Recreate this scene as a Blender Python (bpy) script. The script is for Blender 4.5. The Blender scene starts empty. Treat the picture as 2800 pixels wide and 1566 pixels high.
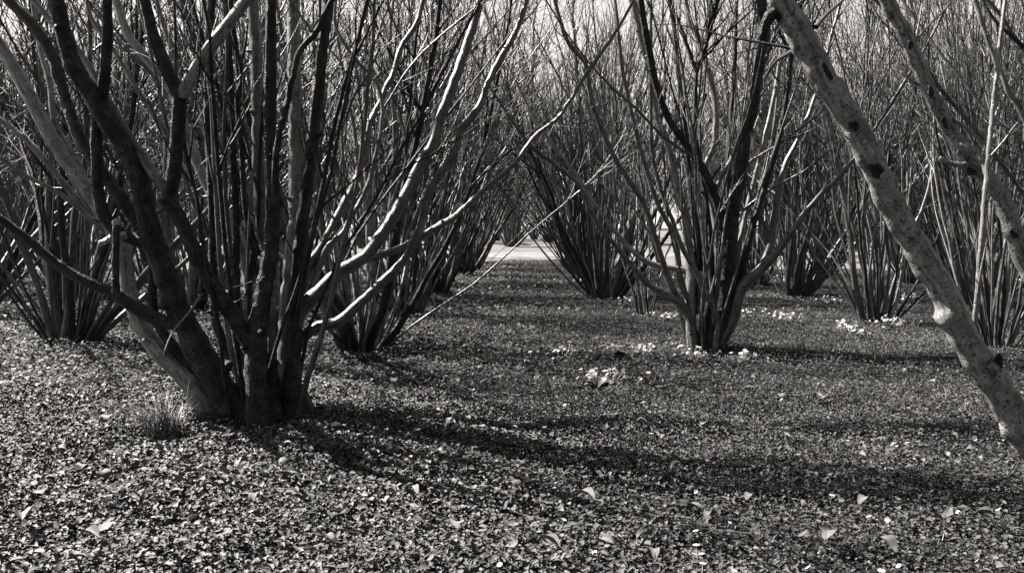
import bpy, math, random
import numpy as np
from mathutils import Vector

# ------------------------------------------------------------------ camera, sky, sun, exposure
sc = bpy.context.scene
col = sc.collection
W, H, F, HOR = 2800.0, 1566.0, 2800.0 * 32 / 36, 620.0
CAMH = 1.4
PITCH = math.atan((H / 2 - HOR) / F)
cam = bpy.data.cameras.new('camera'); cam.lens = 32; cam.sensor_width = 36; cam.clip_end = 2000; cam.clip_start = 0.05
camo = bpy.data.objects.new('camera', cam); col.objects.link(camo)
camo.location = (0, 0, CAMH); camo.rotation_euler = (math.pi / 2 - PITCH, 0, 0)
sc.camera = camo

SUN_EL, SUN_BACK = math.radians(47), math.radians(27)      # sun from the side, a little behind the trees
to_sun = Vector((-math.cos(SUN_BACK) * math.cos(SUN_EL), math.sin(SUN_BACK) * math.cos(SUN_EL), math.sin(SUN_EL)))
TINT = (1.0, 0.955, 0.905)
w = bpy.data.worlds.new('World'); sc.world = w; w.use_nodes = True
nt = w.node_tree; nt.nodes.clear()
sky = nt.nodes.new('ShaderNodeTexSky'); sky.sky_type = 'NISHITA'; sky.sun_disc = False
sky.sun_elevation = SUN_EL; sky.sun_rotation = math.atan2(to_sun.x, to_sun.y)
sky.dust_density = 0.3; sky.air_density = 1.0
bw = nt.nodes.new('ShaderNodeRGBToBW')
tn = nt.nodes.new('ShaderNodeMix'); tn.data_type = 'RGBA'; tn.blend_type = 'MULTIPLY'; tn.inputs[0].default_value = 1
tn.inputs[7].default_value = (*TINT, 1)
bg = nt.nodes.new('ShaderNodeBackground'); bg.inputs[1].default_value = 0.05
wo = nt.nodes.new('ShaderNodeOutputWorld')
nt.links.new(sky.outputs[0], bw.inputs[0]); nt.links.new(bw.outputs[0], tn.inputs[6])
nt.links.new(tn.outputs[2], bg.inputs[0]); nt.links.new(bg.outputs[0], wo.inputs[0])
sl = bpy.data.lights.new('sun', 'SUN'); sl.energy = 5.0; sl.angle = math.radians(0.5); sl.color = TINT
so = bpy.data.objects.new('sun', sl); col.objects.link(so); so.location = (-20, 10, 30)
so.rotation_euler = to_sun.to_track_quat('Z', 'Y').to_euler()
vs = sc.view_settings; vs.view_transform = 'Standard'; vs.look = 'None'; vs.exposure = 2.4; vs.gamma = 1
vs.use_curve_mapping = False

# ------------------------------------------------------------------ helpers
CP, SP = math.cos(PITCH), math.sin(PITCH)
def ray(px, py):
    a, b = (px - W / 2) / F, (H / 2 - py) / F
    return np.array([a, CP + b * SP, -SP + b * CP])
def at(px, py, Y):
    r = ray(px, py); return np.array([0, 0, CAMH]) + r * (Y / r[1])
def hz(x, y):
    return 0.03 * np.sin(x * 1.3 + 0.5) * np.sin(y * 0.9) + 0.018 * np.sin(x * 3.1 + y * 1.7) + 0.008 * np.sin(x * 7.3 - y * 5.1)
def ground(px, py):
    r = ray(px, py); t = -CAMH / r[2]; p = r * t; return float(p[0]), float(p[1]), float(hz(p[0], p[1]))

def tag(o, label=None, cat=None, group=None, kind=None):
    if label: o['label'] = label
    if cat: o['category'] = cat
    if group: o['group'] = group
    if kind: o['kind'] = kind
    return o
def link(name, mesh, parent=None, mat=None):
    o = bpy.data.objects.new(name, mesh); col.objects.link(o)
    if parent: o.parent = parent
    if mat and mesh is not None and not mesh.materials: mesh.materials.append(mat)
    return o

def raw_mesh(name, V, Q=None, T=None, uv=None, smooth=True, attr=None):
    me = bpy.data.meshes.new(name)
    V = np.asarray(V, np.float32); me.vertices.add(len(V)); me.vertices.foreach_set('co', V.ravel())
    parts = []; 
    if Q is not None and len(Q): parts.append(np.asarray(Q, np.int32))
    if T is not None and len(T): parts.append(np.asarray(T, np.int32))
    loops = np.concatenate([p.ravel() for p in parts]); tot = np.concatenate([np.full(len(p), p.shape[1], np.int32) for p in parts])
    start = np.concatenate([[0], np.cumsum(tot)[:-1]]).astype(np.int32)
    me.loops.add(len(loops)); me.loops.foreach_set('vertex_index', loops)
    me.polygons.add(len(tot)); me.polygons.foreach_set('loop_start', start); me.polygons.foreach_set('loop_total', tot)
    if smooth: me.polygons.foreach_set('use_smooth', np.ones(len(tot), bool))
    if uv is not None:
        ul = me.uv_layers.new(name='uv'); ul.data.foreach_set('uv', np.asarray(uv, np.float32)[loops].ravel())
    if attr is not None:
        a = me.attributes.new('tone', 'FLOAT', 'POINT'); a.data.foreach_set('value', np.asarray(attr, np.float32))
    me.update(calc_edges=True)
    return me

class Tubes:
    """collects tapered polylines and turns them into one mesh"""
    def __init__(s): s.g = {}
    def add(s, P, R, k): s.g.setdefault((len(P), k), []).append((P, R))
    def empty(s): return not s.g
    def mesh(s, name, org=(0, 0, 0)):
        Vs, Qs, Us, off = [], [], [], 0
        for (n, k), L in s.g.items():
            P = np.array([p for p, r in L]); R = np.array([r for p, r in L]); m = len(L)
            T = np.gradient(P, axis=1); T /= np.linalg.norm(T, axis=2, keepdims=True) + 1e-9
            md = np.abs(P[:, -1] - P[:, 0]); ref = np.eye(3)[np.argmin(md, axis=1)][:, None, :]
            U = np.cross(T, ref); U /= np.linalg.norm(U, axis=2, keepdims=True) + 1e-9
            Wv = np.cross(T, U)
            a = np.arange(k) * 2 * math.pi / k
            ring = U[:, :, None, :] * np.cos(a)[None, None, :, None] + Wv[:, :, None, :] * np.sin(a)[None, None, :, None]
            if k >= 7:    # uneven girth
                ph = np.cumsum(np.linalg.norm(np.diff(P, axis=1, prepend=P[:, :1]), axis=2), axis=1)
                wob = 1 + 0.07 * np.sin(2 * a[None, None, :] + 2.1 * ph[:, :, None] + 1.0) + 0.05 * np.sin(3 * a[None, None, :] - 5.3 * ph[:, :, None]) + (0.035 * np.sin(5 * a[None, None, :] + 17 * ph[:, :, None]) if k >= 10 else 0)
            else: wob = 1.0
            V = P[:, :, None, :] + ring * (R[:, :, None] * wob)[..., None]
            V -= np.asarray(org)
            ln = np.cumsum(np.linalg.norm(np.diff(P, axis=1, prepend=P[:, :1]), axis=2), axis=1)
            uu = np.broadcast_to(np.arange(k)[None, None, :] / k, (m, n, k)); vv = np.broadcast_to(ln[:, :, None], (m, n, k))
            Us.append(np.stack([uu, vv], -1).reshape(-1, 2)); Vs.append(V.reshape(-1, 3))
            idx = np.arange(m * n * k).reshape(m, n, k) + off
            j = np.roll(idx, -1, axis=2)
            Qs.append(np.stack([idx[:, :-1], j[:, :-1], j[:, 1:], idx[:, 1:]], -1).reshape(-1, 4))
            off += m * n * k
        return raw_mesh(name, np.concatenate(Vs), Q=np.concatenate(Qs), uv=np.concatenate(Us))

# ------------------------------------------------------------------ materials
def mat(name):
    m = bpy.data.materials.new(name); m.use_nodes = True
    n = m.node_tree; b = n.nodes['Principled BSDF']; return m, n, b
def nd(n, typ, **kw):
    x = n.nodes.new(typ)
    for k, v in kw.items(): setattr(x, k, v)
    return x
def ramp(n, src, stops):
    r = nd(n, 'ShaderNodeValToRGB'); e = r.color_ramp.elements
    while len(e) < len(stops): e.new(0.5)
    for el, (p, v) in zip(e, stops): el.position = p; el.color = (v, v, v, 1)
    n.links.new(src, r.inputs[0]); return r.outputs[0]
def mul(n, a, b, mode='MULTIPLY', fac=1.0):
    x = nd(n, 'ShaderNodeMix', data_type='RGBA', blend_type=mode); x.inputs[0].default_value = fac
    n.links.new(a, x.inputs[6]); n.links.new(b, x.inputs[7]); return x.outputs[2]

def bark(name, lo, hi, patch, patch_at, rough=0.6, bump=0.5, spec=0.5):
    m, n, b = mat(name)
    tc = nd(n, 'ShaderNodeTexCoord')
    n1 = nd(n, 'ShaderNodeTexNoise'); n1.inputs['Scale'].default_value = 9; n1.inputs['Detail'].default_value = 6
    n2 = nd(n, 'ShaderNodeTexNoise'); n2.inputs['Scale'].default_value = 70; n2.inputs['Detail'].default_value = 4
    n3 = nd(n, 'ShaderNodeTexNoise'); n3.inputs['Scale'].default_value = 16; n3.inputs['Detail'].default_value = 8; n3.inputs['Roughness'].default_value = 0.7
    for x in (n1, n2, n3): n.links.new(tc.outputs['Object'], x.inputs['Vector'])
    vo = nd(n, 'ShaderNodeTexVoronoi'); vo.inputs['Scale'].default_value = 42
    n.links.new(tc.outputs['Object'], vo.inputs['Vector'])
    base = ramp(n, n1.outputs[0], [(0.3, lo), (0.7, hi)])
    spots = ramp(n, vo.outputs['Distance'], [(0.13, 0.15), (0.27, 1.0)])          # lenticels
    fine = ramp(n, n2.outputs[0], [(0.35, 0.6), (0.6, 1.0)])
    lich = ramp(n, n3.outputs[0], [(patch_at, 1.0), (patch_at + 0.07, patch)])    # dark lichen and moss blotches
    # ring scars round the stem
    mp = nd(n, 'ShaderNodeMapping'); mp.inputs['Scale'].default_value = (0.6, 5.0, 1)
    n.links.new(tc.outputs['UV'], mp.inputs['Vector'])
    n4 = nd(n, 'ShaderNodeTexNoise'); n4.inputs['Scale'].default_value = 2.2; n4.inputs['Detail'].default_value = 3
    n.links.new(mp.outputs[0], n4.inputs['Vector'])
    ring = ramp(n, n4.outputs[0], [(0.48, 1.0), (0.5, 0.6), (0.52, 1.0)])
    mp2 = nd(n, 'ShaderNodeMapping'); mp2.inputs['Scale'].default_value = (9, 3.0, 1)
    n.links.new(tc.outputs['UV'], mp2.inputs['Vector'])
    n5 = nd(n, 'ShaderNodeTexNoise'); n5.inputs['Scale'].default_value = 1.6; n5.inputs['Detail'].default_value = 5
    n.links.new(mp2.outputs[0], n5.inputs['Vector'])
    strk = ramp(n, n5.outputs[0], [(0.36, 0.45), (0.55, 1.0)])                     # furrows along the stem
    c = mul(n, mul(n, mul(n, mul(n, mul(n, base, spots), fine), lich), ring), strk)
    n.links.new(c, b.inputs['Base Color'])
    b.inputs['Roughness'].default_value = rough; b.inputs['Specular IOR Level'].default_value = spec
    bp = nd(n, 'ShaderNodeBump'); bp.inputs['Strength'].default_value = bump; bp.inputs['Distance'].default_value = 0.008 if spec > .4 else 0.022
    n.links.new(mul(n, mul(n, mul(n, n3.outputs[0], ring), spots), strk), bp.inputs['Height']); n.links.new(bp.outputs[0], b.inputs['Normal'])
    return m
PALE = bark('pale_bark', 0.12, 0.27, 0.3, 0.57, 0.42)
GREY = bark('grey_bark', 0.055, 0.15, 0.25, 0.54, 0.38)
MOSS = bark('mossy_bark', 0.013, 0.055, 0.3, 0.47, 0.6, 1.0, 0.3)
FORE = bark('foreground_bark', 0.17, 0.30, 0.22, 0.55, 0.55, 0.9)
DARK = bark('dark_bark', 0.03, 0.11, 0.3, 0.54, 0.4, 0.5, 0.5)
BM = {'d': DARK, 'p': PALE, 'g': GREY, 'm': MOSS, 'f': FORE}
def plain(name, v, rough=0.6, spec=0.3, trans=0.0):
    m, n, b = mat(name); b.inputs['Base Color'].default_value = (v, v, v, 1)
    b.inputs['Roughness'].default_value = rough; b.inputs['Specular IOR Level'].default_value = spec
    return m
TWIG = plain('twig_bark', 0.032, 0.55, 0.2)
CUT = plain('cut_wood', 0.22, 0.8)

def leafmat(name, lo, hi, rough, spec, vein=None, scale=60):
    m, n, b = mat(name)
    a = nd(n, 'ShaderNodeAttribute', attribute_name='tone')
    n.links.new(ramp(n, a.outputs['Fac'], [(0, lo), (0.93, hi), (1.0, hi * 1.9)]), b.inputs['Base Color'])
    b.inputs['Roughness'].default_value = rough; b.inputs['Specular IOR Level'].default_value = spec
    return m
COVER = leafmat('ground_leaf', 0.03, 0.125, 0.6, 0.2)
GRASS = leafmat('grass_blade', 0.03, 0.11, 0.5, 0.3)
def litter(name, lo, hi):
    m, n, b = mat(name); tc = nd(n, 'ShaderNodeTexCoord')
    wv = nd(n, 'ShaderNodeTexWave'); wv.inputs['Scale'].default_value = 38; wv.inputs['Distortion'].default_value = 2
    no = nd(n, 'ShaderNodeTexNoise'); no.inputs['Scale'].default_value = 30
    n.links.new(tc.outputs['Object'], wv.inputs[0]); n.links.new(tc.outputs['Object'], no.inputs[0])
    c = mul(n, ramp(n, no.outputs[0], [(0.3, lo), (0.7, hi)]), ramp(n, wv.outputs[0], [(0.0, 0.7), (0.5, 1.0)]))
    n.links.new(c, b.inputs['Base Color']); b.inputs['Roughness'].default_value = 0.6
    bp = nd(n, 'ShaderNodeBump'); bp.inputs['Strength'].default_value = 0.4; bp.inputs['Distance'].default_value = 0.002
    n.links.new(wv.outputs[0], bp.inputs['Height']); n.links.new(bp.outputs[0], b.inputs['Normal']); return m
DRY_P, DRY_D = litter('dry_leaf_pale', 0.055, 0.12), litter('dry_leaf_dark', 0.04, 0.08)
PETAL = plain('petal', 0.7, 0.6)
_n = PETAL.node_tree; _t = _n.nodes.new('ShaderNodeBsdfTranslucent'); _t.inputs[0].default_value = (.7, .7, .7, 1); _x = _n.nodes.new('ShaderNodeMixShader'); _x.inputs[0].default_value = .45
_n.links.new(_n.nodes['Principled BSDF'].outputs[0], _x.inputs[1]); _n.links.new(_t.outputs[0], _x.inputs[2]); _n.links.new(_x.outputs[0], _n.nodes['Material Output'].inputs[0])
PLEAF = litter('primrose_leaf', 0.06, 0.12)

def groundmat(name, lo, hi, s):
    m, n, b = mat(name); tc = nd(n, 'ShaderNodeTexCoord')
    a = nd(n, 'ShaderNodeTexNoise'); a.inputs['Scale'].default_value = s; a.inputs['Detail'].default_value = 9; a.inputs['Roughness'].default_value = 0.7
    c = nd(n, 'ShaderNodeTexNoise'); c.inputs['Scale'].default_value = 0.5; c.inputs['Detail'].default_value = 5
    for x in (a, c): n.links.new(tc.outputs['Object'], x.inputs['Vector'])
    v = mul(n, ramp(n, a.outputs[0], [(0.35, lo), (0.65, hi)]), ramp(n, c.outputs[0], [(0.3, 0.7), (0.7, 1.0)]))
    n.links.new(v, b.inputs['Base Color']); b.inputs['Roughness'].default_value = 0.9; b.inputs['Specular IOR Level'].default_value = 0.15
    bp = nd(n, 'ShaderNodeBump'); bp.inputs['Strength'].default_value = 0.8; bp.inputs['Distance'].default_value = 0.03
    n.links.new(a.outputs[0], bp.inputs['Height']); n.links.new(bp.outputs[0], b.inputs['Normal']); return m
SOIL, LAWN, PATH = groundmat('soil', 0.005, 0.02, 22), groundmat('mown_lawn', 0.085, 0.13, 6), groundmat('pale_path', 0.12, 0.16, 4)

# ------------------------------------------------------------------ ground, lawn, path
def sheet(name, xs, ys, dz, m, edge=None):
    X, Y = np.meshgrid(xs, ys)
    if edge is not None:
        t = (Y - ys[0]) / (ys[-1] - ys[0])
        Y = Y + lawn_y(X) if edge == 'lawn' else Y + (1 - t) * edge(X) + t * edge(X + 31)
    far = np.clip((np.hypot(X, Y) - 60) / 40, 0, 1)
    Z = hz(X, Y) * (1 - far) + dz
    V = np.stack([X, Y, Z], -1).reshape(-1, 3); nx, ny = len(xs), len(ys)
    i = (np.arange(ny - 1)[:, None] * nx + np.arange(nx - 1)[None, :]).ravel()
    return tag(link(name, raw_mesh(name, V, Q=np.stack([i, i + 1, i + nx + 1, i + nx], -1)), None, m), kind='structure')
xs = np.concatenate([[-900, -300, -100], np.arange(-60, 60.1, 0.45), [100, 300, 900]])
ys = np.concatenate([[-300, -60], np.arange(-10, 70, 0.3), [80, 100, 150, 300, 900]])
sheet('ground', xs, ys, 0.0, SOIL)
wig = lambda X: 0.6 * np.sin(X * 0.31) + 0.35 * np.sin(X * 0.93 + 1)
def lawn_y(X):       # the lawn comes nearer beyond the outer rows
    X = np.asarray(X, float); return 30 + 7.5 / (1 + np.exp((np.abs(X - .4) - 5) * 2.2)) + wig(X)
sheet('lawn', np.concatenate([[-300, -100], np.arange(-60, 60.1, 0.6), [100, 300]]), np.concatenate([np.arange(0, 30, 0.4), [40, 60, 80, 100, 150, 300]]), 0.012, LAWN, 'lawn')
sheet('path', np.concatenate([[-300, -100], np.arange(-60, 60.1, 0.6), [100, 300]]), np.arange(41, 50.1, 0.4), 0.022, PATH, wig)

# ------------------------------------------------------------------ growing wood
def unit(v): return v / (np.linalg.norm(v) + 1e-9)
def grow(rng, p, d, L, r0, r1, n, wander, up):
    P = np.empty((n, 3)); P[0] = p; d = unit(np.asarray(d, float)); s = L / (n - 1)
    for i in range(1, n):
        d = unit(d + rng.normal(0, wander, 3) + np.array([0, 0, up])); P[i] = P[i - 1] + d * s
    t = np.linspace(0, 1, n); return P, r0 + (r1 - r0) * t ** 0.85
def side(rng, d, ang, az):
    d = unit(d); a = unit(np.cross(d, [0.3, 0.2, 1] if abs(d[2]) < 0.9 else [1, 0.2, 0])); b = np.cross(d, a)
    return d * math.cos(ang) + (a * math.cos(az) + b * math.sin(az)) * math.sin(ang)
def length(P): return float(np.linalg.norm(np.diff(P, axis=0), axis=1).sum())
def ramify(rng, bt, tt, P, R, zmin, count, Lb, ntw, fine=True, bn=7):
    """side branches into bt, twigs into tt"""
    n = len(P); zs = P[:, 2]
    ok = np.where(zs >= zmin)[0]
    if len(ok) < 2: return
    t0 = ok[0] / (n - 1)
    az = rng.uniform(0, 6.28)
    for c in range(count):
        t = t0 + (0.98 - t0) * (c + rng.uniform(0, 1)) / count
        x = t * (n - 1); i = min(int(x), n - 2); f = x - i
        p = P[i] * (1 - f) + P[i + 1] * f; d = P[i + 1] - P[i]; r = R[i] * (1 - f) + R[i + 1] * f
        az += 2.4 + rng.normal(0, 0.4)
        L = Lb * rng.uniform(0.5, 1.15) * (1.1 - 0.6 * t); rb = min(r * 0.7, 0.0065 + 0.0075 * L)
        b, br = grow(rng, p, side(rng, d, rng.uniform(0.25, 0.7), az), L, rb, 0.0032, bn, 0.06, 0.03)
        bt.add(b, br, 4 if bn <= 7 else 5)
        az2 = rng.uniform(0, 6.28)
        for q in range(ntw):
            tq = rng.uniform(0.12, 0.97); y = tq * (bn - 1); j = min(int(y), bn - 2); g = y - j
            pp = b[j] * (1 - g) + b[j + 1] * g; dd = b[j + 1] - b[j]; az2 += 2.4
            Lt = L * rng.uniform(0.3, 0.65)
            tw, tr = grow(rng, pp, side(rng, dd, rng.uniform(0.3, 0.75), az2), Lt, max(0.0038, br[j] * 0.5), 0.002, 5, 0.09, 0.03)
            tt.add(tw, tr, 3)
            if fine and rng.uniform() < .45:
                for h in range(1):
                    k = rng.integers(1, 4)
                    t2, r2 = grow(rng, tw[k], side(rng, tw[k + 1] - tw[k], rng.uniform(0.3, 0.8), rng.uniform(0, 6.28)), Lt * rng.uniform(0.3, 0.65), 0.0022, 0.0013, 3, 0.12, 0.03)
                    tt.add(t2, r2, 3)

def stem_profile(rng, lean, az, L, r0, base_r, n=15):
    p = np.array([math.cos(az) * base_r, math.sin(az) * base_r, -0.12])
    d = np.array([math.cos(az) * math.sin(lean), math.sin(az) * math.sin(lean), math.cos(lean)])
    P, R = grow(rng, p, d, L, r0, max(0.006, r0 * 0.2), n, 0.075, 0.05)
    R[0] *= 1.15
    return P, R

def make_variant(seed, n_stems, height, spread, detail):
    """list of (stem mesh, twig mesh) for one many-stemmed hazel"""
    rng = np.random.default_rng(seed); out = []
    joined_s, joined_t = Tubes(), Tubes()
    for i in range(n_stems):
        big = rng.uniform() < 0.27
        lean = abs(rng.normal(0.22, 0.22)) * spread + (0.05 if big else 0)
        if rng.uniform() < 0.13: lean = rng.uniform(0.45, 0.75)
        az = i * 2.399 + rng.normal(0, 0.35)
        L = height * rng.uniform(0.8, 1.05) * (1.0 if big else rng.uniform(0.7, 1))
        r0 = rng.uniform(0.032, 0.06) if big else rng.uniform(0.011, 0.026)
        br = rng.uniform(0.03, 0.13) + 0.12 * min(lean, 0.5)
        P, R = stem_profile(rng, lean, az, L, r0, br)
        st, tt = (Tubes(), Tubes()) if detail else (joined_s, joined_t)
        st.add(P, R, 7 if detail else 5)
        # one or two forks
        for f in range(int(rng.integers(0, 3)) if big else int(rng.integers(0, 2))):
            k = int(rng.integers(3, 9)); L2 = L * (1 - k / 15) * rng.uniform(0.7, 1)
            b, r = grow(rng, P[k], side(rng, P[k + 1] - P[k], rng.uniform(0.3, 0.6), rng.uniform(0, 6.28)), L2, R[k] * 0.7, 0.004, 11, 0.07, 0.05)
            st.add(b, r, 6 if detail else 4)
            ramify(rng, st, tt, b, r, 1.7, 6, L2 * 0.42, 4)
        ramify(rng, st, tt, P, R, 1.7, 11 if big else 7, L * 0.29, 3)
        if detail: out.append((st.mesh('stem'), tt.mesh('twigs') if not tt.empty() else None, 'm' if rng.uniform() < 0.25 else ('p' if rng.uniform() < 0.2 else ('d' if rng.uniform() < .6 else 'g'))))
    if not detail: out.append((joined_s.mesh('trunk'), joined_t.mesh('crown')))
    for o in out:
        o[0].materials.append(BM[o[2]] if detail else DARK)
        if o[1]: o[1].materials.append(TWIG)
    return out
NEAR = [make_variant(11 + i, n, h, s, True) for i, (n, h, s) in enumerate([(38, 6.6, 1.2), (44, 6.4, 1.3), (36, 6.9, 1.05)])]
FAR = [make_variant(51 + i, n, h, s, False) for i, (n, h, s) in enumerate([(46, 6.5, 1.1), (42, 6.8, 1.2), (50, 6.2, 1.15), (44, 7.0, 1.0)])]

def place(variant, x, y, rz, s, label, group, near):
    e = bpy.data.objects.new('hazel_tree', None); col.objects.link(e); e.empty_display_size = 0.2
    e.location = (x, y, float(hz(x, y)) if y < 60 else 0); e.rotation_euler = (0, 0, rz); q = np.random.default_rng(int(abs(x * 91 + y * 57) * 10)); e.scale = (s * q.uniform(.85, 1.15), s * q.uniform(.85, 1.15), s * q.uniform(.95, 1.2))
    tag(e, label, 'tree', group)
    if near:
        for sm, tm, _ in variant:
            o = link('stem', sm, e)
            if tm: tag(link('twigs', tm, o), kind='stuff')
    else:
        link('trunk', variant[0][0], e); tag(link('crown', variant[0][1], e), kind='stuff')
    return e

# ------------------------------------------------------------------ hazels studied stem by stem
def smooth_path(pts, n):
    pts = np.asarray(pts, float); seg = np.concatenate([[0], np.cumsum(np.linalg.norm(np.diff(pts[:, :2], axis=0), axis=1))])
    ext = np.vstack([2 * pts[0] - pts[1], pts, 2 * pts[-1] - pts[-2]]); out = []
    for s in np.linspace(0, seg[-1], n):
        i = min(np.searchsorted(seg, s, side='right') - 1, len(pts) - 2); t = (s - seg[i]) / (seg[i + 1] - seg[i])
        a, b, c, d = ext[i:i + 4]
        out.append(0.5 * (2 * b + (c - a) * t + (2 * a - 5 * b + 4 * c - d) * t * t + (3 * b - a - 3 * c + d) * t ** 3))
    return np.array(out)
def traced(rng, D, entry, root):
    """entry = (bark, depth offset at the base, at the tip, width at base, width at tip, points) -> world polyline, radii"""
    b, d0, d1, w0, w1, pts = entry
    plen = np.linalg.norm(np.diff(np.array(pts, float), axis=0), axis=1).sum()
    n = int(max(8, plen / 15)); S = smooth_path(pts, n); t = np.linspace(0, 1, n)
    dep = D + d0 + (d1 - d0) * t ** 1.3
    P = np.array([at(x, y, q) for (x, y), q in zip(S, dep)])
    R = (w0 + (w1 - w0) * t ** 0.8) * 0.5 * dep / F
    # nodes: slight swellings
    R = R * (1 + np.where(R < .03, .16, .06) * np.maximum(0, rng.normal(-.5, 0.9, n)).clip(0, 1.3))
    if w0 > 65: R = R * (1 + .05 * np.sin(np.arange(n) * .55 + 1) + .045 * np.sin(np.arange(n) * 1.37))
    P[1:-1] += rng.normal(0, 1, (n - 2, 3)) * (R[1:-1, None] * np.where(R[1:-1, None] < .03, .10, .05))
    return P, R
def extend(rng, P, R, L):
    d = unit(P[-1] - P[-3]); n = 9
    Q, q = grow(rng, P[-1], d, L, R[-1], 0.007, n, 0.05, 0.05)
    return np.vstack([P, Q[1:]]), np.concatenate([R, q[1:]])
def traced_tree(label, base_px, D, table, seed, sides=10, group=None, twig_z=1.7):
    """table rows: name, parent row or None, grows on past the frame?, entry"""
    rng = np.random.default_rng(seed); bx, by, bz = ground(*base_px)
    e = bpy.data.objects.new('hazel_tree', None); col.objects.link(e); e.location = (bx, by, bz)
    tag(e, label, 'tree', group); objs = {}
    for key, par, ext, ent in table:
        P, R = traced(rng, D, ent, e)
        if par is None:
            dn = unit(P[0] - P[1]); P = np.vstack([P[0] + dn * 0.18, P]); R = np.concatenate([[R[0] * 1.1], R])
            P[0, 2] = min(P[0, 2], bz - 0.12); P[1, 2] = min(P[1, 2], bz + 0.02)
        full, fr = (extend(rng, P, R, ext * 1.3)) if ext else (np.vstack([P, P[-1] + unit(P[-1] - P[-2]) * 0.004]), np.concatenate([R, [R[-1] * 0.05]]))
        st, tt = Tubes(), Tubes(); st.add(full, fr, sides if ent[3] > 14 else 7)
        org = np.array([bx, by, bz])
        if ext:
            L = length(full)
            (ramify(rng, st, tt, full, fr, 3.2, int(7 + ext * 6), 1.4, 7) if full[-1, 0] > bx + .55 else ramify(rng, st, tt, full, fr, 3.4, 5, 0.7, 3)); ramify(rng, st, tt, P, R, 0.9, 3, 0.3, 1, False)
        else:
            if ent[3] < 14: ramify(rng, st, tt, full, fr, 0.9, 2, 0.5, 3)
        if ent[3] >= 16 and ent[0] != 'f':      # pruning stubs and swollen nodes
            for q in range(int(len(P) * .16)):
                i = int(rng.integers(2, len(P) - 1)); d0 = side(rng, P[i] - P[i - 1], rng.uniform(.7, 1.3), rng.uniform(0, 6.28)); rr = R[i]; Ls = rr * rng.uniform(1.15, 1.9)
                st.add(np.array([P[i] + d0 * Ls * k for k in (0, .6, .95, 1.0)]), rr * np.array([.75, .5, .36, .02]) * rng.uniform(.6, 1), 7)
        o = link('stem' if par is None else 'branch', st.mesh('stem' if par is None else 'branch', org), e if par is None else objs[par], BM[ent[0]])
        objs[key] = o if par is None or par not in objs else objs[par]
        if not tt.empty(): tag(link('twigs', tt.mesh('twigs', org), objs[key], TWIG), kind='stuff')
    return e

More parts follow.
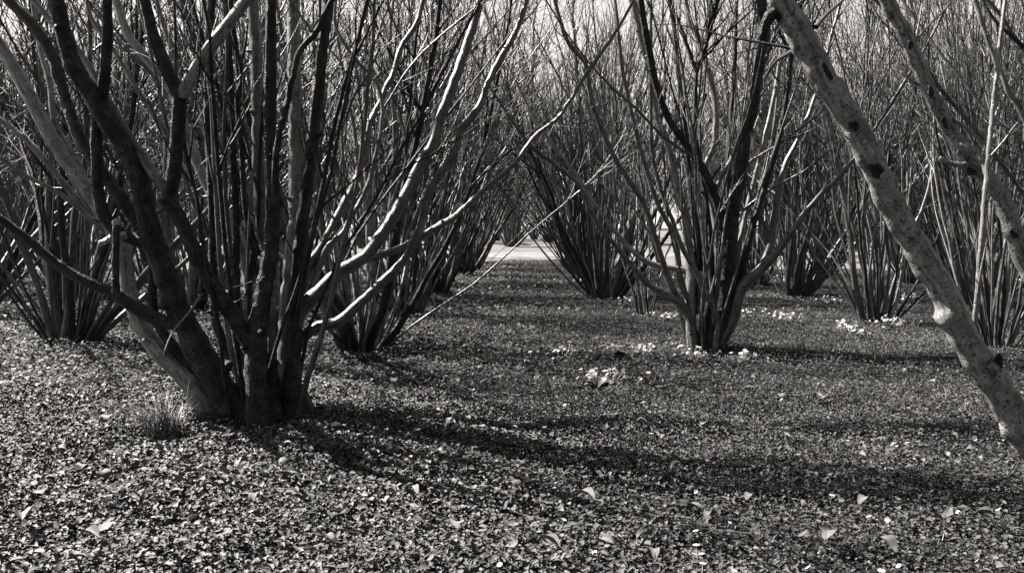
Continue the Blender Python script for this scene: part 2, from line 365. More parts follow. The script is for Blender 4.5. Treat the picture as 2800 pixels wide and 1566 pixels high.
A = [
 ('1', None, 2.6, ('m', -.1, -.5, 95, 44, [(650,1135),(573,1011),(505,880),(452,754),(413,647),(395,560),(358,425),(291,325),(246,250),(200,179),(162,42),(150,-30)])),
 ('2', None, 2.6, ('p', -.05, .3, 62, 36, [(573,1135),(510,1040),(437,963),(388,890),(359,822),(345,744),(335,680),(300,620),(250,540),(167,416),(104,308),(50,208),(0,125),(-60,40)])),
 ('2b', '2', 2.0, ('g', .1, .3, 22, 16, [(311,645),(250,590),(180,510),(125,441),(62,375),(0,325),(-60,280)])),
 ('2c', '2', 1.6, ('g', .05, .1, 16, 12, [(300,640),(250,600),(187,545),(125,508),(50,470),(0,429),(-60,400)])),
 ('2d', '2', 1.6, ('p', .15, .4, 20, 14, [(255,545),(208,437),(158,354),(142,300),(135,230),(115,150),(95,60),(90,-30)])),
 ('31', None, 0, ('m', 0, -.12, 38, 28, [(607,1118),(486,963),(423,861),(418,720),(403,650)])),
 ('3', '1', 0.8, ('m', -.2, -.35, 42, 24, [(510,890),(476,885),(413,866),(340,822),(311,802),(218,759),(146,715),(73,652),(0,598),(-110,520)])),
 ('4', '1', 0, ('m', -.42, -.5, 24, 20, [(316,800),(316,720),(318,612)])),
 ('5', '1', 2.2, ('m', -.2, -.5, 42, 28, [(410,670),(360,652),(318,630),(284,590),(268,520),(266,458),(266,333),(283,233),(293,104),(293,0),(300,-60)])),
 ('5b', '1', 0, ('p', -.25, -.35, 28, 20, [(350,642),(311,647),(272,667)])),
 ('24', '1', 2.2, ('m', -.1, .2, 38, 36, [(385,620),(300,500),(250,430),(208,354),(167,233),(137,141),(83,62),(25,0),(-20,-60)])),
 ('6', None, 0, ('m', -.2, -.45, 62, 40, [(700,1085),(690,953),(641,866),(583,783),(534,691),(486,589),(464,540),(479,437),(487,354),(495,245)])),
 ('6l', '6', 2.4, ('m', -.45, -.5, 42, 32, [(495,262),(450,179),(412,75),(390,-20)])),
 ('6r', '6', 2.4, ('p', -.45, -.45, 40, 34, [(494,265),(537,187),(591,108),(658,21),(690,-30)])),
 ('7', '6', 2.2, ('g', -.35, 0, 32, 18, [(470,540),(437,500),(387,429),(341,354),(291,270),(225,154),(146,67),(90,0),(40,-60)])),
 ('8', '6', 1.6, ('g', -.3, 0, 17, 11, [(452,515),(454,458),(454,375),(430,333),(366,229),(308,133),(250,50),(230,-40)])),
 ('9', None, 2.4, ('m', .15, .2, 34, 22, [(690,1090),(640,1000),(590,880),(583,760),(581,595),(575,437),(570,333),(570,167),(579,0),(580,-60)])),
 ('10', None, 2.2, ('m', .1, .1, 32, 14, [(700,1090),(655,900),(646,760),(646,600),(640,458),(630,208),(625,104),(610,-20)])),
 ('11', None, 2.2, ('m', 0, 0, 26, 13, [(705,1090),(700,1000),(680,870),(684,760),(695,690),(674,595),(654,333),(650,270),(662,208),(641,104),(628,-20)])),
 ('27', None, 2.4, ('p', .3, .8, 48, 24, [(720,1080),(700,870),(680,764),(651,647),(602,574),(583,541),(520,395),(479,270),(437,200),(387,146),(345,83),(310,-20)])),
 ('12', None, 2.6, ('m', -.25, -.25, 72, 27, [(705,1150),(700,1000),(712,860),(735,720),(745,600),(739,400),(739,291),(741,0),(742,-60)])),
 ('13', None, 2.6, ('g', .1, .4, 48, 36, [(745,1100),(748,860),(740,720),(718,595),(708,416),(702,200),(690,-20)])),
 ('14', None, 2.6, ('p', 0, .2, 62, 40, [(775,1130),(785,950),(796,768),(806,640),(812,595),(812,416),(807,250),(803,125),(803,-20)])),
 ('15', None, 2.6, ('m', -.1, 0, 58, 30, [(800,1130),(801,890),(816,744),(828,595),(853,416),(870,250),(887,83),(905,-30)])),
 ('16', '12', 2.0, ('m', -.28, -.5, 22, 18, [(745,620),(753,458),(762,375),(783,291),(803,200),(820,141),(858,96),(887,42),(920,-20)])),
 ('L1', None, 2.4, ('d', .05, .9, 56, 22, [(790,1000),(805,890),(830,840),(883,787),(946,733),(1000,700),(1025,666),(1066,608),(1108,537),(1150,450),(1183,400),(1200,333),(1229,258),(1258,183),(1283,104),(1304,33),(1320,-40)])),
 ('L1b', 'L1', 1.8, ('g', .42, .75, 24, 8, [(985,712),(1050,695),(1108,671),(1195,621),(1241,592),(1291,550),(1341,504),(1404,450),(1466,370),(1524,325),(1562,270),(1608,196),(1683,89),(1745,-20)])),
 ('L2', None, 2.2, ('d', .1, .9, 40, 15, [(790,1010),(815,940),(862,897),(925,879),(975,837),(1033,783),(1083,733),(1112,700),(1140,650),(1158,591),(1166,550),(1190,495),(1220,454),(1250,400),(1258,358),(1312,291),(1333,233),(1366,166),(1399,108),(1424,54),(1445,-20)])),
 ('L3', None, 2.2, ('d', .25, 1.1, 34, 14, [(800,1010),(808,900),(821,816),(841,733),(883,671),(925,587),(966,508),(987,450),(1008,354),(1041,275),(1075,200),(1095,133),(1137,67),(1160,-10)])),
 ('20', None, 1.8, ('g', .3, .8, 22, 9, [(805,1010),(815,880),(854,783),(891,683),(937,637),(966,583),(991,541),(1016,475),(1037,375),(1045,291),(1025,216),(983,175),(937,112),(916,62),(920,-20)])),
 ('21', '15', 0, ('g', 0, -.2, 10, 6, [(855,450),(879,420),(937,341),(970,258),(1000,216),(1040,130)])),
 ('21b', '20', 1.2, ('g', .65, .8, 8, 6, [(1045,305),(1125,179),(1208,96),(1320,8),(1380,-30)])),
 ('t1', '1', 0, ('p', -.3, -.5, 7, 4, [(550,807),(520,850),(471,910),(447,968)])),
 ('t2', '12', 0, ('m', -.3, -.5, 5, 3, [(735,755),(719,759),(660,780),(602,795)])),
]
DA = ground(720, 1150)[1]
A = [(k, p, e, (b, d0, d1, w0 * .88, w1 * .88, pts)) for k, p, e, (b, d0, d1, w0, w1, pts) in A]
treeA = traced_tree('thick mossy many-stemmed hazel with long boughs reaching over the aisle', (720, 1150), DA, A, 5, 12)
# rootstock of the same tree
def rootstock(parent, rx, ry, h, m, seed, ox=0, oy=0):
    rng = np.random.default_rng(seed); nu, nv = 36, 10; V = []
    ph = rng.uniform(0, 6.28, 6)
    for j in range(nv):
        t = j / (nv - 1)
        for i in range(nu):
            a = i * 2 * math.pi / nu
            lob = 1 + 0.16 * math.sin(3 * a + ph[0]) + 0.13 * math.sin(5 * a + ph[1] + 2 * t) + 0.10 * math.sin(11 * a + ph[2] + t)
            rr = (math.cos(t * 1.45) ** 0.8) * lob + 0.12 * (1 - t) ** 4
            V.append((ox + rx * rr * math.cos(a), oy + ry * rr * math.sin(a), -0.06 + (h + 0.06) * t + 0.03 * math.sin(7 * a + ph[3]) * t))
    Q = [(j * nu + i, j * nu + (i + 1) % nu, (j + 1) * nu + (i + 1) % nu, (j + 1) * nu + i) for j in range(nv - 1) for i in range(nu)]
    return link('rootstock', raw_mesh('rootstock', V, Q=Q, uv=np.array(V)[:, :2]), parent, m)
rootstock(treeA, 0.29, 0.24, 0.50, MOSS, 2, 0.03, 0.02)
def slim_stems(tree, n, seed, spread, br, kinds='mmdg', hgt=5.6):
    rng = np.random.default_rng(seed)
    for i in range(n):
        az = i * 2.399 + rng.normal(0, .4); lean = rng.uniform(.03, spread)
        P, R = stem_profile(rng, lean, az, hgt * rng.uniform(.75, 1.05), rng.uniform(.013, .026), br * rng.uniform(.3, 1), 18)
        st, tt = Tubes(), Tubes(); st.add(P, R, 8); ramify(rng, st, tt, P, R, 1.3, 6, 1.0, 3)
        o = link('stem', st.mesh('stem'), tree, BM[kinds[int(rng.integers(0, len(kinds)))]])
        tag(link('twigs', tt.mesh('twigs'), o, TWIG), kind='stuff')
slim_stems(treeA, 15, 41, .42, .26)
knob = ground(318, 1150)
cut = Tubes(); p = at(318, 607, DA - .5); cut.add(np.array([p + [0, 0, -.02], p, p + [0, 0, .016], p + [0, 0, .024]]), np.array([.024, .03, .022, .002]), 9)
o = link('cut_end', cut.mesh('cut_end', np.array(treeA.location)), treeA, CUT)

R1 = [
 ('1', None, 3.2, ('p', 0, .3, 30, 18, [(1893,955),(1887,823),(1889,737),(1880,650),(1872,577),(1854,521),(1842,466),(1823,388),(1800,330),(1784,252),(1776,175),(1753,109),(1737,39),(1722,-30)])),
 ('2', None, 3.2, ('m', -.1, -.4, 50, 24, [(1945,965),(1979,844),(1992,715),(2001,607),(2008,543),(2025,466),(2044,350),(2064,264),(2079,155),(2095,85),(2087,39),(2079,-30)])),
 ('3', '2', 3.0, ('m', -.15, -.5, 25, 18, [(1990,700),(1971,599),(1943,505),(1908,439),(1870,388),(1831,330),(1800,252),(1784,186),(1760,60),(1750,-20)])),
 ('4', '2', 0.8, ('g', -.3, -.6, 9, 5, [(1895,428),(1838,392),(1792,353),(1737,295),(1683,249),(1629,194),(1570,120)])),
 ('5', None, 1.2, ('g', -.1, -.6, 22, 7, [(1900,930),(1880,848),(1829,810),(1777,780),(1743,745),(1691,681),(1639,616),(1600,545),(1579,500),(1508,443),(1450,396),(1400,330)])),
 ('6', '1', 1.8, ('p', .1, .4, 16, 10, [(1919,750),(1854,735),(1807,728),(1760,711),(1708,664),(1639,577),(1590,500),(1530,420)])),
 ('7', None, 2.6, ('g', -.05, -.3, 20, 10, [(1905,940),(1890,880),(1850,810),(1820,741),(1790,646),(1764,565),(1725,500),(1683,435),(1644,350),(1617,272),(1601,175),(1555,120),(1531,54),(1512,-20)])),
 ('8', None, 2.6, ('g', -.2, -.3, 16, 8, [(1955,940),(1962,870),(1928,801),(1906,750),(1867,681),(1837,599),(1815,540),(1784,427),(1780,272),(1780,117),(1780,-20)])),
 ('9', None, 2.4, ('g', -.1, -.6, 40, 10, [(1950,960),(1975,920),(2005,866),(2031,784),(2087,732),(2138,672),(2190,599),(2250,525),(2283,496),(2337,433)])),
 ('10', '9', 2.8, ('g', 0, .4, 26, 10, [(2060,755),(2087,722),(2108,663),(2121,586),(2130,521),(2149,447),(2188,369),(2227,272),(2250,200)])),
 ('10b', '9', 1.5, ('g', .1, .3, 11, 7, [(2100,640),(2075,577),(2055,540),(2040,470)])),
 ('11', None, 0, ('m', .1, .1, 20, 11, [(1925,950),(1936,900),(1945,823),(1945,715),(1936,586),(1923,500),(1905,400),(1900,350),(1904,194)])),
 ('11l', '11', 2.6, ('m', .1, .2, 11, 8, [(1904,200),(1862,78),(1831,0),(1815,-50)])),
 ('11r', '11', 2.6, ('m', .1, 0, 11, 8, [(1904,200),(1932,117),(1963,0),(1975,-50)])),
 ('12', None, 3.0, ('p', .2, .5, 18, 9, [(1960,940),(2000,840),(2018,758),(2022,672),(2044,565),(2061,500),(2090,380),(2120,250),(2140,100),(2150,-20)])),
 ('13', None, 3.0, ('p', .25, .6, 24, 14, [(1940,940),(1955,800),(1960,640),(1935,510),(1930,455),(1955,388),(1955,272),(1924,155),(1908,101),(1885,58),(1870,-20)])),
 ('14', '2', 2.4, ('g', 0, -.2, 14, 8, [(1965,600),(1959,517),(1994,447),(2025,369),(2060,250),(2110,120),(2150,-20)])),
 ('17', None, 2.6, ('m', .15, .3, 26, 10, [(1910,955),(1915,860),(1912,760),(1908,640),(1890,540),(1880,430),(1868,300),(1850,150),(1835,-20)])),
 ('18', None, 2.6, ('m', -.05, .1, 30, 10, [(1955,962),(1990,900),(2015,820),(2030,740),(2050,640),(2075,560),(2110,450),(2140,330),(2160,180),(2175,-20)])),
 ('19', None, 2.6, ('m', .2, .4, 24, 9, [(1935,955),(1940,860),(1965,760),(1975,660),(1990,560),(1990,430),(2000,300),(2010,150),(2015,-20)])),
 ('20', None, 2.2, ('g', .2, .4, 20, 9, [(1900,950),(1895,860),(1860,760),(1845,650),(1800,560),(1760,440),(1730,320),(1700,180),(1680,-20)])),
 ('15', '9', 0, ('g', .1, -.2, 8, 4, [(2030,470),(2056,439),(2141,388),(2204,338),(2250,303),(2300,230)])),
 ('16', '9', 0, ('g', .1, -.2, 7, 4, [(2010,600),(2056,555),(2130,505),(2188,474),(2246,431),(2300,380)])),
]
DR = ground(1925, 955)[1]
treeR = traced_tree('narrow-based hazel spreading in a V, pale upright stem among dark ones, primroses at foot', (1925, 955), DR, R1, 7, 9, None, 2.0)
rootstock(treeR, 0.17, 0.15, 0.20, MOSS, 4)
slim_stems(treeR, 15, 42, .5, .15, 'mdgp', 5.8)

FT = [
 ('1', None, 2.2, ('f', 0, -.1, 88, 66, [(2990,1460),(2900,1330),(2800,1177),(2721,1052),(2664,968),(2617,885),(2576,791),(2529,708),(2472,620),(2425,536),(2391,458),(2341,354),(2283,266),(2233,179),(2192,100),(2154,33),(2120,-40)])),
 ('1b', '1', 0, ('m', -.1, -.1, 36, 22, [(2150,40),(2115,40),(2095,62),(2085,110)])),
 ('1c', '1', 0, ('m', -.05, .3, 13, 5, [(2180,135),(2165,140),(2120,170),(2090,220)])),
 ('1d', '1', 0, ('g', -.05, .3, 14, 6, [(2230,75),(2260,40),(2300,5),(2340,-40)])),
 ('1s', '1', 0.8, ('p', -.02, .1, 15, 10, [(2655,930),(2668,850),(2680,700),(2695,520),(2712,330),(2731,150),(2748,0),(2756,-60)])),
 ('2', None, 2.4, ('f', .55, .35, 72, 34, [(3050,1440),(2990,1100),(2900,890),(2800,708),(2774,640),(2745,554),(2700,487),(2641,433),(2608,375),(2575,312),(2541,246),(2500,154),(2471,83),(2425,0),(2405,-40)])),
 ('2b', '2', 0, ('f', .36, .26, 30, 12, [(2620,405),(2665,415),(2690,450),(2700,490)])),
 ('2c', '2', 0, ('f', .38, .38, 16, 9, [(2640,450),(2600,448),(2570,432)])),
 ('2d', '2', 0, ('p', .38, .8, 7, 4, [(2605,325),(2645,354),(2692,391),(2737,404),(2800,429),(2880,450)])),
 ('2e', '2', 0, ('g', .36, .7, 8, 4, [(2500,115),(2540,70),(2580,30),(2620,-20)])),
 ('3', None, 2.2, ('p', .5, .7, 26, 12, [(3080,1400),(3040,1000),(2930,600),(2800,325),(2758,250),(2733,187),(2700,110),(2660,-20)])),
 ('5', None, 2.0, ('m', .4, .9, 18, 9, [(3090,1380),(3080,700),(2950,280),(2800,129),(2725,62),(2691,12),(2670,-40)])),
 ('6', None, 1.8, ('g', .7, 1.6, 14, 7, [(3090,1380),(3040,760),(2800,396),(2716,329),(2640,230),(2571,146),(2480,20)])),
]
DF = ground(2990, 1460)[1]
treeF = traced_tree('smooth pale-barked hazel with two stout knotted trunks leaning across the view', (3000, 1460), DF, FT, 9, 14, None, 1.9)
def knots(tree, D, spots):      # healed branch scars: a bark collar round a dark hollow
    kr = np.random.default_rng(6)
    for (px, py, off, s, dx, dy) in spots:
        s *= kr.uniform(.45, .66)
        p = at(px, py, D + off); ax = unit(at(px + dx, py + dy, D + off) - p); nrm = unit(np.array([0, 0, CAMH]) - p); sd = np.cross(ax, nrm)
        for nm, rad, prof, mm in (('knot', 1.0, [(1.5, -.6), (1.3, -.12), (1.05, .02), (.85, .04), (.65, -.05), (.6, -.4)], MOSS), ('hollow', 1.0, [(.98, -.02), (.85, .06), (.45, .0), (.02, -.1)], HOLLOW)):
            V, k = [], 14; ph = kr.uniform(0, 6.28, 3)
            for (q, h) in prof:
                for i in range(k):
                    a = i * 2 * math.pi / k; u = q * (1 + .25 * math.sin(2 * a + ph[0]) + .2 * math.sin(3 * a + ph[1]) + .1 * math.sin(5 * a + ph[2]))
                    V.append(p + s * (ax * u * 1.3 * math.cos(a) + sd * u * .7 * math.sin(a) + nrm * (h + .08 * math.sin(a + ph[2]))) - np.array(tree.location))
            Q = [(j * k + i, j * k + (i + 1) % k, (j + 1) * k + (i + 1) % k, (j + 1) * k + i) for j in range(len(prof) - 1) for i in range(k)]
            o = link(nm, raw_mesh(nm, V, Q=Q, uv=np.array(V)[:, :2]), tree if nm == 'knot' else o, mm)
HOLLOW = bark('dark_hollow', 0.006, 0.02, 0.5, 0.5, 0.9, 1.0)  # near-black colour for the disc inside each knot
knots(treeF, DF, [(2258, 192, -.138, .032, 50, 90), (2335, 345, -.127, .03, 50, 90), (2396, 468, -.118, .036, 50, 90), (2466, 605, -.11, .018, 50, 90), (2610, 865, -.094, .034, 50, 90), (2732, 985, -.084, .03, 50, 90),
                  (2489, 122, .332, .026, 40, 80), (2545, 250, .347, .026, 40, 80), (2582, 335, .357, .024, 40, 80), (2655, 468, .37, .028, 50, 60), (2772, 640, .395, .026, 40, 90)])

# ------------------------------------------------------------------ the rest of the plantation
rng = np.random.default_rng(77)
rowA = 'in the same row as the thick mossy hazel'
near = [  # base pixel, variant, turn, scale, label
 (190, 940, 0, 0.3, 1.0, 'dark many-stemmed hazel in deep shade behind the thick mossy hazel, grass at foot'),
 (985, 951, 1, 1.9, 0.92, 'bare hazel directly next after the thick mossy hazel along the aisle'),
 (1110, 866, 2, 4.0, 1.0, 'bare hazel third along the aisle ' + rowA),
 (1196, 806, 0, 2.7, 1.0, 'bare hazel fourth along the aisle ' + rowA),
 (1655, 812, 1, 3.3, 1.0, 'dense bare hazel with many rods, second across the aisle after the V-shaped hazel'),
 (2397, 880, 2, 0.9, 1.0, 'bare hazel with bright primroses at its foot, behind the stout leaning trunk'),
 (2674, 832, 0, 5.0, 1.0, 'bare hazel with slanting stems seen between the two stout leaning trunks'),
 (2255, 752, 1, 2.2, 1.0, 'bare hazel behind the widest primrose patch, lawn showing beyond'),
]
taken = [(ground(720, 1150)[:2]), ground(1925, 955)[:2]]
for px, py, v, rz, s, lab in near:
    x, y, z = ground(px, py); taken.append((x, y)); place(NEAR[v], x, y, rz, s, lab, 'hazels planted in rows', True)
# young clump of thin rods
x, y, z = ground(1766, 860); taken.append((x, y)); place(NEAR[2][:9], x, y, 1.2, 0.7, 'small young hazel of few thin pale rods between two larger hazels by the aisle', 'hazels planted in rows', True)
ROWS = {-1.6: 'bare hazel far along the aisle ' + rowA, 2.1: 'bare hazel far along the aisle in the row of the V-shaped hazel'}
for ri in range(-7, 9):
    rx = -1.6 + 3.7 * ri
    for k in range(0, 9):
        yy = 6.6 + 4.0 * k + (ri % 2) * 0.3
        x, y = rx + rng.normal(0, 0.15), yy + rng.normal(0, 0.25)
        if abs(rx) < 3 : x *= 1 - 0.004 * y
        if y > 34.5 or (abs(rx) > 3 and y > (29 if abs(rx) > 6 else 25) + rng.normal(0, 2)): continue
        if y < 9: continue
        if abs(x) > 0.57 * y + 2.5: continue
        if min((x - a) ** 2 + (y - b) ** 2 for a, b in taken) < 2.1 ** 2: continue
        lab = ROWS.get(round(rx, 1)) or ('bare hazel in the crowded rows on the thick mossy hazel\'s side of the aisle' if rx < 0 else 'bare hazel in the crowded rows on the V-shaped hazel\'s side of the aisle')
        isn = y < 17
        place((NEAR if isn else FAR)[int(rng.integers(0, 3 if isn else 4))], x, y, rng.uniform(0, 6.28), rng.uniform(.88, 1.1), lab, 'hazels planted in rows', isn)
# the rows go on behind and beside the viewpoint
for rx in (-9.0, -5.3, -1.6, 2.1, 5.8, 9.5, 13.2):
    for yy in (-9.5, -5.8, -2.3, 1.8, 6.4):
        if (yy > 1 and rx < 5) or (yy > -2.5 and rx > 0 and rx < 4): continue
        place(FAR[int(rng.integers(0, 4))], rx + rng.normal(0, .2), yy + rng.normal(0, .3), rng.uniform(0, 6.28), rng.uniform(.95, 1.1), 'bare hazel in the rows continuing past the stout leaning trunks, outside the view', 'hazels planted in rows', False)
# beyond the path
for k in range(34):
    y = rng.uniform(33, 62); x = rng.choice([-1, 1]) * rng.uniform(8, .62 * y + 4)
    place(FAR[int(rng.integers(0, 4))], x, y, rng.uniform(0, 6.28), rng.uniform(1.0, 1.35), 'bare hazel standing free on the sunlit lawn beyond the rows', 'hazels out on the lawn', False)
x, y, z = ground(1399, 675); place(FAR[2], x, y, 1, 1.5, 'lone upright hazel on the sunny lawn at the end of the aisle', None, False)
for k in range(135):
    y = rng.uniform(68, 120); x = rng.uniform(-0.62, 0.62) * y
    if abs(x) < 4 and y < 78: continue
    place(FAR[int(rng.integers(0, 4))], x, y, rng.uniform(0, 6.28), rng.uniform(1.0, 1.6), 'distant bare hazel beyond the lawn and pale path', 'distant hazels beyond the lawn', False)

# ------------------------------------------------------------------ ground cover
def wedge(rng, n, d0, d1, power=1.0):
    d = np.sqrt(rng.uniform(d0 ** 2, d1 ** 2, n)) if power == 1 else d0 + (d1 - d0) * rng.uniform(0, 1, n) ** power
    x = rng.uniform(-1, 1, n) * (0.66 * d + 0.8); return x, d
def lump(x, y):
    return 0.5 + 0.5 * np.sin(x * 4.1 + 1.7 * np.sin(y * 2.3)) * np.sin(y * 3.7 + 1.3 * np.sin(x * 3.1))
def leaves(rng, x, y, size, tilt, hmax, shape):
    n = len(x); az = rng.uniform(0, 2 * math.pi, n); tl = np.abs(rng.normal(0, tilt, n)); ta = rng.uniform(0, 2 * math.pi, n)
    nrm = np.stack([np.sin(tl) * np.cos(ta), np.sin(tl) * np.sin(ta), np.cos(tl)], -1)
    u = np.stack([np.cos(az), np.sin(az), np.zeros(n)], -1); u -= nrm * (u * nrm).sum(1, keepdims=True); u /= np.linalg.norm(u, axis=1, keepdims=True)
    v = np.cross(nrm, u)
    c = np.stack([x, y, hz(x, y) + rng.uniform(0.002, 1, n) * hmax * (0.35 + 0.9 * lump(x, y))], -1)
    S = np.asarray(shape); k = len(S)
    V = c[:, None, :] + size[:, None, None] * (u[:, None, :] * S[None, :, 0, None] + v[:, None, :] * S[None, :, 1, None] + nrm[:, None, :] * S[None, :, 2, None])
    return V.reshape(-1, 3), k
HEX = [(-.5, 0, 0), (-.2, .40, .22), (.25, .28, .18), (.6, 0, -.06), (.25, -.28, .18), (-.2, -.40, .22)]     # folded heart-like leaf
HEXF = [(0, 3, 2, 1), (0, 5, 4, 3)]
QUAD = [(-.55, -.05, 0), (-.05, -.33, .10), (.6, .05, 0), (.05, .33, .14)]
def cover(name, zones, m, label, cat):
    Vs, Qs, At, off = [], [], [], 0; r = np.random.default_rng(21)
    for (n, d0, d1, s, shape, faces) in zones:
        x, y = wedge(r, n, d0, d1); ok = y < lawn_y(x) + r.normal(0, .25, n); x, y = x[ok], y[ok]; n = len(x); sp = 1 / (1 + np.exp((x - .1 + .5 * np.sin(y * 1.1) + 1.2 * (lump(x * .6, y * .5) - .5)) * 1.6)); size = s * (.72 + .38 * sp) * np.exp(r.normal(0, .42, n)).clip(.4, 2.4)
        V, k = leaves(r, x, y, size, 0.52, 0.08, shape); Vs.append(V)
        idx = np.arange(n)[:, None] * k + off
        for f in faces: Qs.append(idx + np.array(f)[None, :])
        t = np.clip(r.beta(1.6, 2.2, n) * 0.9 * (.65 + .5 * lump(x * .37 + 3, y * .31)) * (.62 + .38 * sp) + .4 * (r.uniform(0, 1, n) < 0.015), 0, 1); At.append(np.repeat(t, k)); off += n * k  # plant patches, plus shadow dapple and right-hand canopy shade put into leaf colour
    me = raw_mesh(name, np.concatenate(Vs), Q=np.concatenate(Qs), smooth=False, attr=np.concatenate(At))
    return tag(link(name, me, None, m), label, cat, kind='stuff')
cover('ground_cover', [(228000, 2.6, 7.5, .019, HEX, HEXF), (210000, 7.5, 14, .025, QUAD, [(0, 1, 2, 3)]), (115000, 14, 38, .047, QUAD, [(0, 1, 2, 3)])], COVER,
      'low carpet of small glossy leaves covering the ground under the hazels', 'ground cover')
# grass blades through the carpet
def blades(name, x, y, L, wd, lean, label, cat, kind, parent=None, bend=(0, 0), org=(0, 0, 0), seed=1):
    r = np.random.default_rng(seed); n = len(x); az = r.uniform(0, 6.28, n); z0 = hz(x, y)
    L = L * r.uniform(.5, 1.2, n); le = lean * r.uniform(.4, 1.3, n)
    dx, dy = np.cos(az) * le + bend[0], np.sin(az) * le + bend[1]; sx, sy = -np.sin(az) * wd, np.cos(az) * wd
    rows = []
    for t, ww in ((0, 1), (.5, .8), (1, .08)):
        cx, cy, cz = x + dx * L * t * t, y + dy * L * t * t, z0 + L * (t - .35 * t * t * np.minimum(1, np.hypot(dx, dy)))
        rows += [np.stack([cx - sx * ww, cy - sy * ww, cz], -1), np.stack([cx + sx * ww, cy + sy * ww, cz], -1)]
    V = np.stack(rows, 1).reshape(-1, 3) - np.asarray(org); i = np.arange(n)[:, None] * 6
    Q = np.concatenate([i + [0, 1, 3, 2], i + [2, 3, 5, 4]])
    o = link(name, raw_mesh(name, V, Q=Q, attr=np.repeat(r.uniform(0, .9, n), 6)), parent, GRASS); return tag(o, label, cat, None, kind)
r = np.random.default_rng(8); x, y = wedge(r, 75000, 3, 22)
blades('grass', x, y, .06, .0022, .8, 'thin short grass blades scattered through the leafy carpet', 'grass', 'stuff', seed=2)
def tuft(px, py, n, L, label, bend):
    gx, gy, gz = ground(px, py); r = np.random.default_rng(int(px)); q = r.normal(0, .065, (n, 2))
    o = blades('grass_tuft', gx + q[:, 0], gy + q[:, 1], L * np.random.default_rng(5).uniform(.35, 1, n), .0022, .9, label, 'grass', None, bend=bend, org=(gx, gy, gz), seed=int(px)); o.location = (gx, gy, gz)
    o['group'] = 'grass tufts'
tuft(450, 1200, 420, .44, 'tall arching grass tuft against the foot of the thick mossy hazel', (-.45, 0))
tuft(880, 1150, 110, .2, 'thin grass tuft on the shadow side of the thick mossy hazel', (.2, 0))
tuft(1160, 900, 120, .18, 'grass tuft between the aisle and the hazel next to the thick mossy one', (.1, 0))
tuft(2050, 965, 110, .16, 'low grass tuft in the shade beside the V-shaped hazel', (.2, 0))
tuft(1330, 1300, 60, .12, 'lone sparse grass tuft in the open leaf carpet', (.1, 0))
tuft(300, 1160, 90, .14, 'small low grass tuft in the leaf carpet beside the tall tuft', (-.3, 0))
tuft(180, 950, 120, .16, 'short grass tuft at the foot of the shaded hazel', (.2, 0))

# ------------------------------------------------------------------ fallen leaves and twigs
def dry_leaf(seed, curl, fold, twist):
    nu, nv = 8, 5; V = []
    for i in range(nu):
        t = i / (nu - 1); wd = 0.46 * math.sin(math.pi * min(1, t * 0.94 + 0.05)) ** 0.75
        for j in range(nv):
            s = (j / (nv - 1) - .5) * 2; a = (t - .5) * curl
            xx = math.sin(a) / curl if abs(curl) > .01 else t - .5; zz = (1 - math.cos(a)) / curl if abs(curl) > .01 else 0
            yy = s * wd; z2 = abs(s) ** 1.5 * wd * fold + 0.03 * math.sin(9 * t + 4 * s + seed)
            c, d = math.cos(twist * (t - .5)), math.sin(twist * (t - .5))
            V.append((xx, yy * c - z2 * d, zz * -1 + yy * d + z2 * c))
    V = np.array(V); V[:, 2] -= V[:, 2].min()
    Q = [(i * nv + j, i * nv + j + 1, (i + 1) * nv + j + 1, (i + 1) * nv + j) for i in range(nu - 1) for j in range(nv - 1)]
    me = raw_mesh('fallen_leaf', V, Q=Q); return me
LV = [(dry_leaf(1, 2.4, .1, .15), DRY_P, 'pale curled dry fallen leaf arching on the ground cover'), (dry_leaf(2, 1.2, .5, .2), DRY_P, 'pale dry fallen leaf folded along its midrib'),
      (dry_leaf(3, -1.2, .1, .3), DRY_P, 'pale twisted cupped fallen leaf on the ground cover'), (dry_leaf(4, 2.9, .2, -.2), DRY_D, 'dark brown-toned crumpled fallen leaf on the ground cover')]
for me, m, _ in LV: me.materials.append(m)
r = np.random.default_rng(31); n = 266; x, y = wedge(r, n, 3.2, 8.5, 1.5)
for i in range(n):
    me, m, lab = LV[int(r.choice(4, p=[.3, .25, .2, .25]))]
    o = link('fallen_leaf', me); s = r.uniform(.04, .095); o.scale = (s, s * r.uniform(.35, .8), s)
    o.location = (x[i], y[i], float(hz(x[i], y[i])) + r.uniform(.06, .095)); o.rotation_euler = (r.normal(0, .3), r.normal(0, .3), r.uniform(0, 6.28)); tag(o, lab, 'leaf', lab + ' group')
for px, py in [(2420,1530),(2590,1460),(2690,1478),(2270,1505),(2470,1270),(2220,1315),(2150,1272),(1600,1405),(1440,1350),(1560,1335),(700,1425),(365,1440),(470,1445),(450,1345),(1500,1555),
               (2760,1510),(1940,1450),(2240,1120),(2590,1340),(1130,1390),(900,1530),(250,1530),(60,1480),(620,1540),(1250,1480),(1760,1530),(2050,1380),(1850,1300),(2360,1420),(800,1340),(1380,1235),(1480,1180)]:
    gx, gy, gz = ground(px, py); me, m, lab = LV[int(r.choice(4, p=[.45, .2, .2, .15]))]
    o = link('fallen_leaf', me); s = r.uniform(.085, .125); o.scale = (s, s * r.uniform(.35, .6), s); o.location = (gx, gy, gz + r.uniform(.075, .095))
    o.rotation_euler = (r.normal(0, .15), r.normal(0, .12), r.uniform(0, 6.28)); tag(o, lab, 'leaf', lab + ' group')
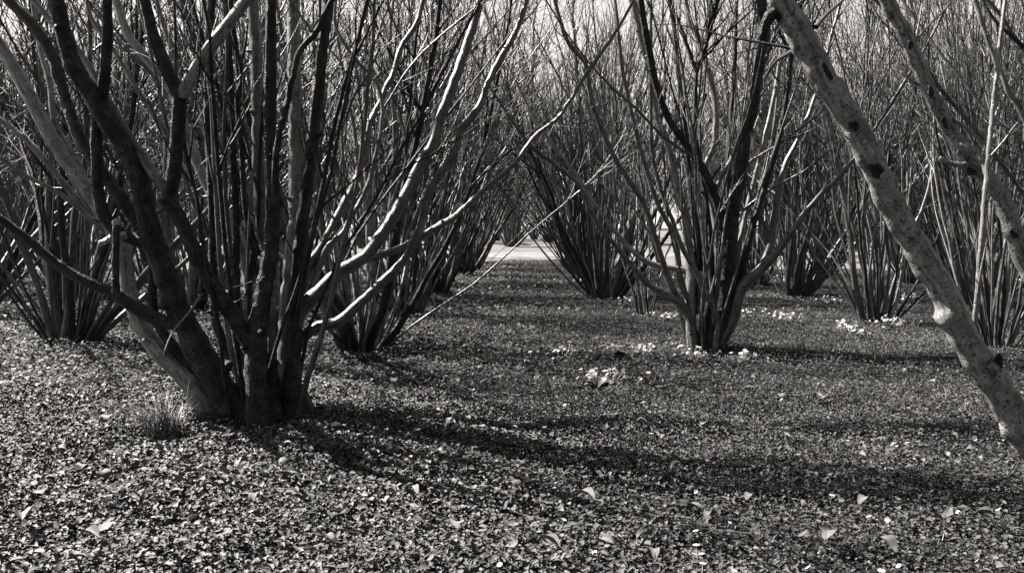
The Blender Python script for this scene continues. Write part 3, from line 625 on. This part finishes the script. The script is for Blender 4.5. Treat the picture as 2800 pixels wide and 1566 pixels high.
for i in range(26):
    x, y = wedge(r, 1, 3.4, 7.5); x, y = float(x[0]), float(y[0]); L = r.uniform(.15, .4); a = r.uniform(0, 6.28)
    P, R = grow(r, np.array([0, 0, 0.]), [math.cos(a), math.sin(a), 0], L, .003, .0015, 7, .16, 0); P[:, 2] = np.abs(P[:, 2]) * .5
    t = Tubes(); t.add(P, R, 5); q, qr = grow(r, P[3], [math.cos(a + .8), math.sin(a + .8), .1], L * .35, .002, .001, 5, .15, 0); t.add(q, qr, 4)
    o = link('fallen_twig', t.mesh('fallen_twig'), None, PALE); o.location = (x, y, float(hz(x, y)) + .08); tag(o, 'thin pale fallen twig lying on the leafy ground', 'twig', 'fallen twigs')

# ------------------------------------------------------------------ primroses and small star flowers
def flower_mesh(petals, R, notch, cup):
    V, Q, T = [(0, 0, 0)], [], []
    for p in range(petals):
        a = p * 2 * math.pi / petals; hw = math.pi / petals * .92; b = len(V)
        for da, rr, z in ((-hw * .4, .3, cup * .1), (-hw, .8, cup * .6), (-hw * .5, 1, cup), (0, 1 - notch, cup * .8), (hw * .5, 1, cup), (hw, .8, cup * .6), (hw * .4, .3, cup * .1)):
            V.append((R * rr * math.cos(a + da), R * rr * math.sin(a + da), R * z))
        for i in range(6): T.append((0, b + i, b + i + 1))
    nb = len(V)                                         # stalk
    for z in (0, -3.2):
        for i in range(3): V.append((.07 * R * math.cos(i * 2.09), .07 * R * math.sin(i * 2.09), z * R))
    for i in range(3): Q.append((nb + i, nb + (i + 1) % 3, nb + 3 + (i + 1) % 3, nb + 3 + i))
    me = raw_mesh('flower', V, Q=Q, T=T, smooth=False); me.materials.append(PETAL); return me
FL = [flower_mesh(5, .019, .22, .25), flower_mesh(5, .017, .2, .5), flower_mesh(5, .020, .2, .1)]
def prim_leaf():
    nu, nv = 7, 5; V = []
    for i in range(nu):
        t = i / (nu - 1); wd = (.012 + .032 * math.sin(math.pi * t ** 1.4) ** .8) if t < 1 else .006
        for j in range(nv):
            s = (j / (nv - 1) - .5) * 2
            V.append((.11 * t, s * wd, .075 * t - .085 * t * t + abs(s) * wd * .3 + .003 * math.sin(17 * t + 5 * s)))
    Q = [(i * nv + j, i * nv + j + 1, (i + 1) * nv + j + 1, (i + 1) * nv + j) for i in range(nu - 1) for j in range(nv - 1)]
    me = raw_mesh('leaf', V, Q=Q); me.materials.append(PLEAF); return me
PL = prim_leaf()
def primrose(px, py, wpx, nf, nl, label, r):
    gx, gy, gz = ground(px, py); e = bpy.data.objects.new('primrose_plant', None); col.objects.link(e); e.location = (gx, gy, gz)
    tag(e, label, 'flower', 'primroses on the woodland floor'); rad = wpx * gy / F / 2; crowns = max(1, int(rad / .09))
    cs = [(r.uniform(-1, 1) * rad * .8, r.uniform(-1, 1) * min(rad, .35) * .7) for _ in range(crowns)]
    for i in range(nl):
        c = cs[i % crowns]; o = link('leaf', PL, e); s = r.uniform(.7, 1.2); o.scale = (s, s, s); o.location = (c[0], c[1], .01); o.rotation_euler = (0, r.uniform(-.6, .1), r.uniform(0, 6.28))
    for i in range(int(nf * .9)):
        c = cs[int(r.integers(0, crowns))]; o = link('flower', FL[int(r.integers(0, 3))], e); q = r.normal(0, 1, 2) * (.07 + rad * .3, .12); s = r.uniform(.95, 1.45); az = math.atan2(q[1], q[0]) + r.normal(0, .5); ti = r.uniform(.35, 1.1)
        o.scale = (s, s, s); o.location = (c[0] + q[0], c[1] + q[1], r.uniform(.085, .15)); o.rotation_euler = Vector((math.cos(az) * math.sin(ti), math.sin(az) * math.sin(ti), math.cos(ti))).to_track_quat('Z', 'Y').to_euler()
r = np.random.default_rng(13)
PR = [(1610, 1075, 90, 11, 9, 'bright primrose tuft in open ground before the V-shaped hazel, beside its twin'), (1690, 1062, 90, 18, 8, 'densest white-flowered primrose tuft in open ground before the V-shaped hazel'),
      (1560, 985, 110, 22, 12, 'leafy primrose with few flowers at the aisle edge'), (1650, 985, 90, 24, 10, 'sparse primrose between the leafy one and the V-shaped hazel'),
      (1760, 980, 100, 22, 12, 'primrose with upright leaves close to the foot of the V-shaped hazel'), (1915, 988, 110, 20, 12, 'primrose right under the trunks of the V-shaped hazel'),
      (1842, 875, 80, 18, 8, 'primrose tuft behind the V-shaped hazel\'s pale stem'), (2120, 765, 120, 40, 10, 'wide bright primrose patch on the lawn side of the rows'), (2180, 775, 130, 40, 10, 'second half of the wide bright primrose patch'),
      (2150, 755, 110, 36, 8, 'back part of the wide bright primrose patch'), (2185, 886, 150, 30, 14, 'spread primrose patch in open ground between two hazels'), (2293, 838, 80, 14, 8, 'small primrose beside the hazel behind the leaning trunk'),
      (2455, 893, 100, 34, 10, 'brightest primrose at the foot of the hazel behind the leaning trunk'), (2375, 925, 60, 8, 7, 'little primrose with few flowers before the brightest one'), (2735, 925, 100, 24, 10, 'primrose partly hidden by the stout leaning trunk'),
      (2500, 828, 110, 26, 9, 'primrose behind the hazel next to the leaning trunk'), (2060, 872, 70, 12, 8, 'faint primrose just past the V-shaped hazel'), (1560, 778, 110, 22, 10, 'primrose patch beside the aisle at the dense rod hazel'),
      (1500, 785, 70, 10, 6, 'small primrose on the aisle grass'), (1705, 838, 90, 16, 9, 'primrose in front of the dense rod hazel'), (1850, 765, 150, 34, 10, 'far primrose patch seen through the V-shaped hazel'),
      (2790, 775, 90, 16, 6, 'distant primrose near the slanting-stemmed hazel'), (2330, 905, 90, 16, 8, 'scattered primrose just before the hazel behind the leaning trunk'), (2010, 985, 70, 12, 8, 'faint primrose on the shadow side of the V-shaped hazel'), (2580, 850, 70, 14, 7, 'primrose half behind the stout leaning trunk, by the nearest hazel'), (1250, 778, 60, 8, 5, 'small primrose at the foot of an aisle hazel')]
for a in PR: primrose(*a, r)
STAR = flower_mesh(8, .013, 0, .3)
x, y = wedge(r, 130, 3.25, 7.5, 1.8)
for i in range(130):
    xx = x[i] if r.uniform() < .35 else abs(x[i]); o = link('star_flower', STAR); s = r.uniform(.7, 1.25); o.scale = (s, s, s)
    o.location = (xx, y[i], float(hz(xx, y[i])) + .068); o.rotation_euler = (r.normal(.3, .35), r.normal(-.1, .35), r.uniform(0, 6.28))
    tag(o, 'tiny white star-shaped flower standing in the leaf carpet', 'flower', 'tiny star flowers')
